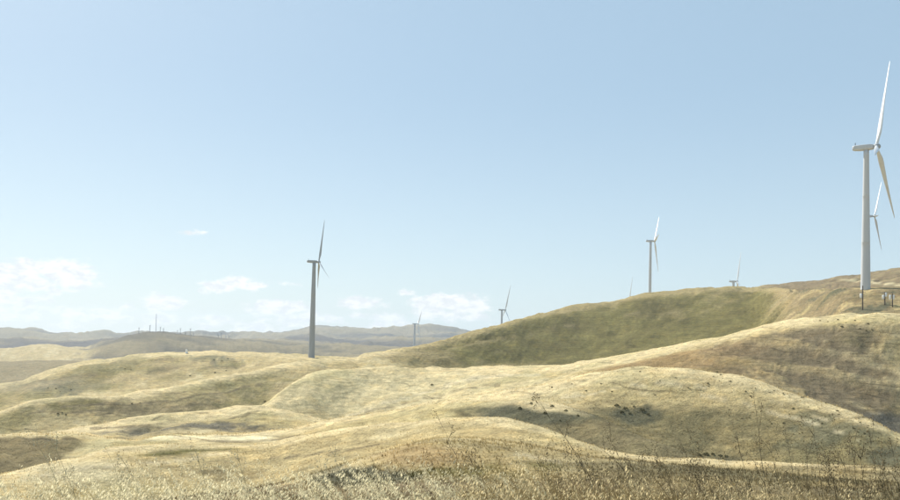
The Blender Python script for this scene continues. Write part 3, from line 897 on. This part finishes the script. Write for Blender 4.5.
def tufts(n, rlo, rhi, h0, h1, name, label, nb=5, dark=False):
    x, y, z, rows, ii = visible_samples(n, rlo, rhi)
    c = COV[rows, ii] * rng.uniform(.5, 1.2, (n, 1))
    dens = fbm(x, y, 9., 3)
    keep = dens > rng.uniform(-.9, .6, n)
    x, y, z, c = x[keep], y[keep], z[keep], c[keep]; n = len(x)
    hh = rng.uniform(h0, h1, n)
    a = rng.uniform(0, 2 * np.pi, (n, nb)); sp = rng.uniform(.1, .75, (n, nb)); hb = hh[:, None] * rng.uniform(.55, 1.1, (n, nb))
    w = hb * rng.uniform(.10, .2, (n, nb))
    ox = np.cos(a); oy = np.sin(a)
    bx = x[:, None] + ox * hh[:, None] * .22; by = y[:, None] + oy * hh[:, None] * .22
    tx = bx + ox * hb * sp - .18 * hb; ty = by + oy * hb * sp
    zb = np.repeat(z[:, None], nb, 1) - .05
    V = np.stack([np.stack([bx - oy * w, by + ox * w, zb], -1), np.stack([bx + oy * w, by - ox * w, zb], -1), np.stack([tx, ty, zb + hb], -1)], 2).reshape(-1, 3)
    F = np.arange(len(V)).reshape(-1, 3)
    me = mesh_faces(name, V, F, M_GRASS)
    cc = np.repeat(c, nb * 3, 0); add_color(me, 'cover', cc)
    o = link(name, me); tag(o, label, 'grass', kind='stuff')
tufts(150000, 34, 260, .10, .30, 'hillside_grass', 'short dry grass tufts covering the near hillsides', 3)
tufts(60000, 180, 700, .2, .55, 'far_hillside_grass', 'coarse dry grass tufts over the farther hillsides', 3)

def shrub_mesh(seed):
    r_ = np.random.default_rng(seed)
    n = 150
    d = r_.normal(size=(n, 3)); d[:, 2] = np.abs(d[:, 2]); d /= np.linalg.norm(d, axis=1, keepdims=True)
    lobes = r_.normal(size=(5, 3)); lobes /= np.linalg.norm(lobes, axis=1, keepdims=True)
    bulge = .75 + .35 * np.max(d @ lobes.T, axis=1)
    p = d * (bulge * r_.uniform(.55, 1.0, n))[:, None] * np.array([1, 1, .8])
    u = r_.normal(size=(n, 3)); u /= np.linalg.norm(u, axis=1, keepdims=True)
    w = np.cross(u, r_.normal(size=(n, 3))); w /= np.linalg.norm(w, axis=1, keepdims=True)
    s = r_.uniform(.10, .22, (n, 1))
    V = np.stack([p - u * s, p + w * s * .6, p + u * s, p - w * s * .6], 1).reshape(-1, 3)
    me = mesh_faces('foliage', V, np.arange(4 * n).reshape(-1, 4), M_SHRUB)
    base = np.array([.115, .108, .055]) * r_.uniform(.7, 1.5, (n, 1))
    add_color(me, 'cover', np.repeat(base, 4, 0))
    return me
SHR = [shrub_mesh(s) for s in range(4)]
STEM = bars_mesh('stem', [((0, 0, -.3), (0, 0, .4), .06, .04), ((0, 0, .1), (.3, .1, .5), .04, .02), ((0, 0, .1), (-.25, .2, .5), .04, .02)], M_WOOD, 5)
def shrub(px, py, spx, label, group, rmin=40):
    p = pick(px, py, rmin)
    if not p: return
    s = spx / 2 * math.hypot(p[0], p[1]) / FPX
    root = bpy.data.objects.new('shrub', None); COL.objects.link(root); root.location = p
    root.scale = (s * random.uniform(.7, 1.3), s, s * random.uniform(.8, 1.4)); root.rotation_euler = (0, 0, random.uniform(0, 6.28))
    link('foliage', random.choice(SHR), root); link('stem', STEM, root)
    tag(root, label, 'shrub', group)
for _ in range(42):                                     # flank of the round hill
    t = random.random()
    px = 700 + 180 * t + random.uniform(-15, 15)
    py = np.interp(px, *np.array(CRESTS[3]['y']).T) + 4 + abs(random.gauss(0, 17))
    if py < 452: shrub(px, py, random.uniform(1.0, 2.8), 'low dark shrub on the right flank of the round golden hill', 'dark shrubs on the round hill')
for px, py in [(552, 388), (572, 384), (601, 384), (640, 372), (660, 381), (676, 378), (688, 388), (612, 392), (708, 384), (586, 391), (655, 395)]:
    shrub(px, py, random.uniform(2, 3), 'tiny shrub scattered on the pale top of the round hill', 'shrubs on top of the round hill')
for px, py in [(617, 406), (625, 409), (634, 407), (642, 411), (630, 414), (648, 415), (622, 413)]:
    shrub(px, py, random.uniform(3.5, 6), 'dark bush in the dense clump on the middle of the round hill', 'bushes in the dark clump')
for px, py in [(531, 404), (552, 407), (566, 411), (578, 416), (545, 414), (520, 409), (560, 421)]:
    shrub(px, py, random.uniform(3, 5), 'dark bush in the shaded scrubby bowl', 'bushes in the scrubby bowl')
for px, py in [(58, 414), (62, 413), (66, 415), (215, 373), (226, 371), (190, 376), (132, 404), (140, 403)]:
    shrub(px, py, random.uniform(1.3, 2.6), 'scattered bush on the long ridge sweeping down from the olive hill', 'bushes on the long ridge')
for px, py in [(48, 388), (56, 389), (64, 388), (71, 390), (60, 392), (125, 369), (131, 370), (214, 360), (222, 361), (228, 359), (245, 363)]:
    shrub(px, py, random.uniform(1.0, 1.9), 'small bush on the slope below the white tank', 'bushes below the white tank')
for px, py in [(432, 385), (265, 402)]:
    shrub(px, py, random.uniform(3, 4.5), 'lone bush in the hollow beside the golden slope', 'bushes by the golden hollow')
for px, py in [(700, 456), (706, 455), (713, 455), (720, 456), (726, 457)]:
    shrub(px, py, random.uniform(4, 6), 'dark bush at the foot of the round hill above the track', 'bushes at the hill foot')
for px, py in [(820, 321), (828, 322), (838, 320), (846, 323), (855, 321), (868, 324), (860, 329), (866, 331), (872, 330), (842, 327)]:
    shrub(px, py, random.uniform(1.8, 2.6), 'small dark shrub on the crest of the eroded hill', 'shrubs on the eroded crest')

# ------------------------------------------------------------------ foreground wild oats
def verge_points(n, azl, azr, rlo, rhi):
    a = rng.uniform(azl, azr, n); r = rng.uniform(rlo, rhi, n)
    i = np.clip(((a - az_in[0]) / d_in).astype(int), 0, len(az_in) - 1)
    z = np.empty(n)
    for u in np.unique(i):
        m = i == u; z[m] = np.interp(r[m], GR[:, u], TERR_Z[:, u])
    return r * np.sin(a), r * np.cos(a), z, a

def strips(root, hgt, lean, width, ns, c0, c1):
    """curved blades: root (n,3), lean (n,2) top offset as a share of height"""
    n = len(root)
    s = np.linspace(0, 1, ns + 1)
    P = np.empty((n, ns + 1, 3))
    P[:, :, 0] = root[:, 0, None] + lean[:, 0, None] * hgt[:, None] * s ** 2
    P[:, :, 1] = root[:, 1, None] + lean[:, 1, None] * hgt[:, None] * s ** 2
    P[:, :, 2] = root[:, 2, None] + hgt[:, None] * (s - .18 * (lean ** 2).sum(1)[:, None] * s ** 3)
    a = rng.uniform(0, np.pi, n)
    wv = np.stack([np.cos(a), np.sin(a), np.zeros(n)], -1)
    wd = width[:, None] * (1 - .85 * s ** 1.5)
    A = P - wv[:, None] * wd[..., None] / 2; B = P + wv[:, None] * wd[..., None] / 2
    V = np.stack([A, B], 2).reshape(-1, 3)
    b = (np.arange(n) * (ns + 1) * 2)[:, None] + np.arange(ns)[None] * 2
    F = np.stack([b, b + 1, b + 3, b + 2], -1).reshape(-1, 4)
    c = c0[:, None] + (c1 - c0)[:, None] * s[None, :, None]
    return V, F, np.repeat(c, 2, 1).reshape(-1, 3), P

def tops(x, y, z, px_lo, px_hi, n, skew=1.6):
    """plant height such that the plants stand hip to chest high at the verge, uneven"""
    r = np.hypot(x, y)
    yt = px_hi - (px_hi - px_lo) * rng.random(n) ** skew
    return np.clip(EYE - z - r * (yt - 343) / FPX, .12, 1.25)

def grass_patch(name, label, n_blade, n_culm, azl, azr, rlo, rhi, yb, yc, colr, wind=-.35, spik=16, per=26, size=1.0):
    V, F, Cc = [], [], []
    off = 0
    def push(v, f, c):
        nonlocal off
        V.append(v); F.append(f + off); Cc.append(c); off += len(v)
    x, y, z, a = verge_points(n_blade, azl, azr, rlo, rhi)
    hgt = tops(x, y, z, *yb, n_blade)
    lean = np.stack([rng.normal(wind, .25, n_blade), rng.normal(0, .25, n_blade)], -1)
    c = colr * rng.uniform(.3, .95, (n_blade, 1))
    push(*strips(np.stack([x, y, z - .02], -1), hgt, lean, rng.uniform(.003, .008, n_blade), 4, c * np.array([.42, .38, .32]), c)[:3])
    # flowering culms in clumps, with hanging spikelets
    x, y, z, a = verge_points(n_culm, azl, azr, rlo, rhi)
    nclump = max(4, n_culm // per)
    kx, ky = x[:nclump], y[:nclump]; w = rng.integers(0, nclump, n_culm)
    tall = rng.uniform(-.16, .10, nclump)
    loose = rng.random(n_culm) < .3
    x = np.where(loose, x, kx[w] + rng.normal(0, .11, n_culm)); y = np.where(loose, y, ky[w] + rng.normal(0, .11, n_culm))
    z = np.array([ground_z(p_, q_) for p_, q_ in zip(x, y)])
    hgt = np.clip(tops(x, y, z, *yc, n_culm) + np.where(loose, -.05, tall[w]), .15, 1.3)
    cw = rng.normal(wind * 1.3, .18, nclump)
    lean = np.stack([np.where(loose, wind, cw[w]) + rng.normal(0, .16, n_culm), rng.normal(0, .2, n_culm)], -1)
    c = colr * rng.uniform(.75, 1.15, (n_culm, 1))
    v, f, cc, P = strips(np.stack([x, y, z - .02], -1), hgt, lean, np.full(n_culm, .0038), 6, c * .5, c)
    push(v, f, cc)
    k = spik
    head = rng.uniform(.16, .26, (n_culm, 1)) / hgt[:, None]          # panicles 16 to 26 cm long
    s = 1 - head * rng.random((n_culm, k))
    s = np.clip(s, .3, 1)
    fi = s * 6; i0_ = np.clip(fi.astype(int), 0, 5); t = (fi - i0_)[..., None]
    p = np.take_along_axis(P, i0_[..., None].repeat(3, -1), 1) * (1 - t) + np.take_along_axis(P, (i0_ + 1)[..., None].repeat(3, -1), 1) * t
    rel = (1 - s) / np.maximum(head, .01)
    th = rng.uniform(0, 2 * np.pi, (n_culm, k)); ro = rng.uniform(.003, .03, (n_culm, k)) * (.3 + rel) * size
    p = p + np.stack([np.cos(th) * ro - .012, np.sin(th) * ro, -rng.uniform(0, .03, (n_culm, k))], -1)
    ln = rng.uniform(.016, .032, (n_culm, k)) * size; wd = ln * rng.uniform(.13, .2, (n_culm, k))
    dirv = np.stack([rng.normal(-.35, .35, (n_culm, k)), rng.normal(0, .35, (n_culm, k)), -np.ones((n_culm, k))], -1)
    dirv /= np.linalg.norm(dirv, axis=-1, keepdims=True)
    aa = rng.uniform(0, np.pi, (n_culm, k)); sv = np.stack([np.cos(aa), np.sin(aa), np.zeros_like(aa)], -1)
    q = np.stack([p, p + dirv * ln[..., None] * .45 + sv * wd[..., None], p + dirv * ln[..., None], p + dirv * ln[..., None] * .45 - sv * wd[..., None]], 2).reshape(-1, 3)
    cs = np.repeat((np.clip(colr * np.array([1.8, 1.95, 2.4]), 0, .8) * rng.uniform(.65, 1.2, (n_culm * k, 1))), 4, 0)
    push(q, np.arange(len(q)).reshape(-1, 4), cs)
    me = mesh_faces(name, np.concatenate(V), np.concatenate(F), M_GRASS)
    add_color(me, 'cover', np.concatenate(Cc))
    tag(link(name, me), label, 'grass', kind='stuff')
STRAW = np.array([.42, .345, .19])
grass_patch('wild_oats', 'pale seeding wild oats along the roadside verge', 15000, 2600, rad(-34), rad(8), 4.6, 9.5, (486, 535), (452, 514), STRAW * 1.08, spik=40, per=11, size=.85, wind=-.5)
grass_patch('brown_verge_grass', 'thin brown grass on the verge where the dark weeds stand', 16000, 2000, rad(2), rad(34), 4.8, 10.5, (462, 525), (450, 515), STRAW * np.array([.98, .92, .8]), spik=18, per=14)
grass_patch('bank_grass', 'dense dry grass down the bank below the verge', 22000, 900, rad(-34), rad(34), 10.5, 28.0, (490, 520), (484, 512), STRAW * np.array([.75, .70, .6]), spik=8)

# ------------------------------------------------------------------ tall weeds
M_WEED = weathered('dry_weed_stalk', (.085, .065, .035), .9, 8, .2)
M_WEEDH = weathered('dry_weed_head', (.26, .20, .10), .9, 8, .2)
M_PALEW = weathered('pale_stalk', (.52, .44, .26), .8, 8, .15)
def weed(px_base, px_top, py_top, r, dark, label, group, thick=.006):
    a0, _ = pix_dir(px_base, 500); a1, e1 = pix_dir(px_top, py_top)
    b = Vector((r * math.sin(float(a0)), r * math.cos(float(a0)), 0)); b.z = ground_z(b.x, b.y) - .03
    r1 = r + random.uniform(-.3, .3)
    tpt = Vector((r1 * math.sin(float(a1)), r1 * math.cos(float(a1)), r1 * float(e1) + EYE))
    H = tpt.z - b.z
    if H < .3: return
    root = bpy.data.objects.new('dry_weed', None); COL.objects.link(root); root.location = (b.x, b.y, b.z)
    d = tpt - b
    pts = []
    for i in range(8):
        s = i / 7
        pts.append(Vector((d.x * s ** 1.7 + random.uniform(-.008, .008), d.y * s + random.uniform(-.008, .008), d.z * s)))
    segs = [(pts[i], pts[i + 1], thick * (1 - .1 * i), thick * (1 - .1 * (i + 1))) for i in range(7)]
    tips = [pts[-1]]
    for q in range(random.randint(3, 7)):
        i = random.randint(3, 6); p0 = pts[i]
        L = H * random.uniform(.10, .24)
        th = random.uniform(0, 6.28)
        dv = Vector((math.cos(th) * .5 - .15, math.sin(th) * .5, .85)).normalized()
        p1 = p0 + dv * L * .5; p2 = p1 + (dv + Vector((-.12, 0, .2))).normalized() * L * .5
        segs += [(p0, p1, thick * .5, thick * .4), (p1, p2, thick * .4, thick * .25)]
        tips.append(p2)
    st = link('stalk', bars_mesh('stalk', segs, M_WEED if dark else M_PALEW, 4), root)
    hs = []
    for tp in tips:
        for w in range(7):
            o = Vector((random.gauss(0, .012), random.gauss(0, .012), -w * .022 * random.uniform(.6, 1.2)))
            L = random.uniform(.010, .022)
            dv = Vector((random.gauss(0, .6), random.gauss(0, .6), random.uniform(-.2, 1))).normalized()
            hs.append((tp + o, tp + o + dv * L, .0055, .0015))
    sh = link('seed_head', bars_mesh('seed_head', hs, M_WEEDH if dark else M_GRASS_PALE, 4), root)
    sh['kind'] = 'stuff'
    tag(root, label, 'weed', group)
M_GRASS_PALE = weathered('pale_seed', (.66, .58, .38), .85, 8, .1)
DW = 'tall thin dark weed stalk leaning above the brown verge grass'
for (xb, xt, yt) in [(600, 556, 424), (612, 533, 398), (640, 604, 428), (655, 590, 440), (662, 622, 458), (598, 570, 446), (690, 655, 452), (706, 690, 462), (720, 694, 448), (742, 722, 455), (758, 735, 432), (770, 752, 388),
                     (786, 768, 440), (800, 784, 424), (812, 806, 446), (824, 812, 418), (838, 822, 440), (850, 833, 414), (846, 838, 452), (862, 850, 436), (874, 858, 444), (885, 868, 426), (892, 880, 452), (905, 890, 438), (912, 897, 456), (778, 748, 452), (730, 712, 470), (676, 648, 470)]:
    weed(xb, xt, yt, random.uniform(7.5, 10.5), True, DW, 'dark weeds on the verge', random.uniform(.0026, .0042))
for _ in range(44):
    xb = random.uniform(560, 915); yt = random.uniform(440, 478)
    weed(xb, xb - random.uniform(4, 26), yt, random.uniform(7.5, 11), True, 'short thin brown weed stalk among the taller dark weeds', 'short brown weeds on the verge', random.uniform(.0018, .003))
for (xb, xt, yt) in [(470, 432, 408), (500, 468, 452), (486, 462, 440), (440, 428, 452), (560, 520, 440)]:
    weed(xb, xt, yt, random.uniform(8.5, 10.5), True, 'slender dark weed stalk between the pale oats and the brown grass', 'slender weeds in the middle of the verge', .0035)
for (xb, xt, yt) in [(72, 28, 428), (84, 48, 436), (130, 104, 446), (212, 190, 438), (330, 318, 455), (350, 330, 447), (150, 120, 455), (250, 236, 452)]:
    weed(xb, xt, yt, random.uniform(8.5, 10.5), False, 'tall pale straw stalk leaning out of the wild oats', 'pale stalks in the oats', .004)

# ------------------------------------------------------------------ haze
zlo = float(GZ.min()) - 1.0
HB = 9500.0
ztop = 260.0
v, f = box_segs(0, 0, (zlo + ztop) / 2, 2 * HB, 2 * HB, ztop - zlo)
me = bpy.data.meshes.new('haze'); me.from_pydata(v, [], f); me.update()
hm = bpy.data.materials.new('haze'); hm.use_nodes = True
ht = hm.node_tree
for n in list(ht.nodes): ht.nodes.remove(n)
pv = ht.nodes.new('ShaderNodeVolumePrincipled')
pv.inputs['Color'].default_value = (.79, .90, 1.0, 1)
pv.inputs['Density'].default_value = 7.5e-5
pv.inputs['Anisotropy'].default_value = .2
ho = ht.nodes.new('ShaderNodeOutputMaterial')
ht.links.new(pv.outputs[0], ho.inputs['Volume'])
hm.cycles.homogeneous_volume = True
me.materials.append(hm)
hz = link('haze', me)
tag(hz, 'thin pale summer haze over the hills', 'haze', kind='stuff')
print('TRIS', sum(sum(len(p.vertices) - 2 for p in o.data.polygons) if len(o.data.polygons) < 5000 else 2 * len(o.data.polygons) for o in SC.objects if o.type == 'MESH'), 'zmin', zlo, 'zmax', float(GZ.max()))
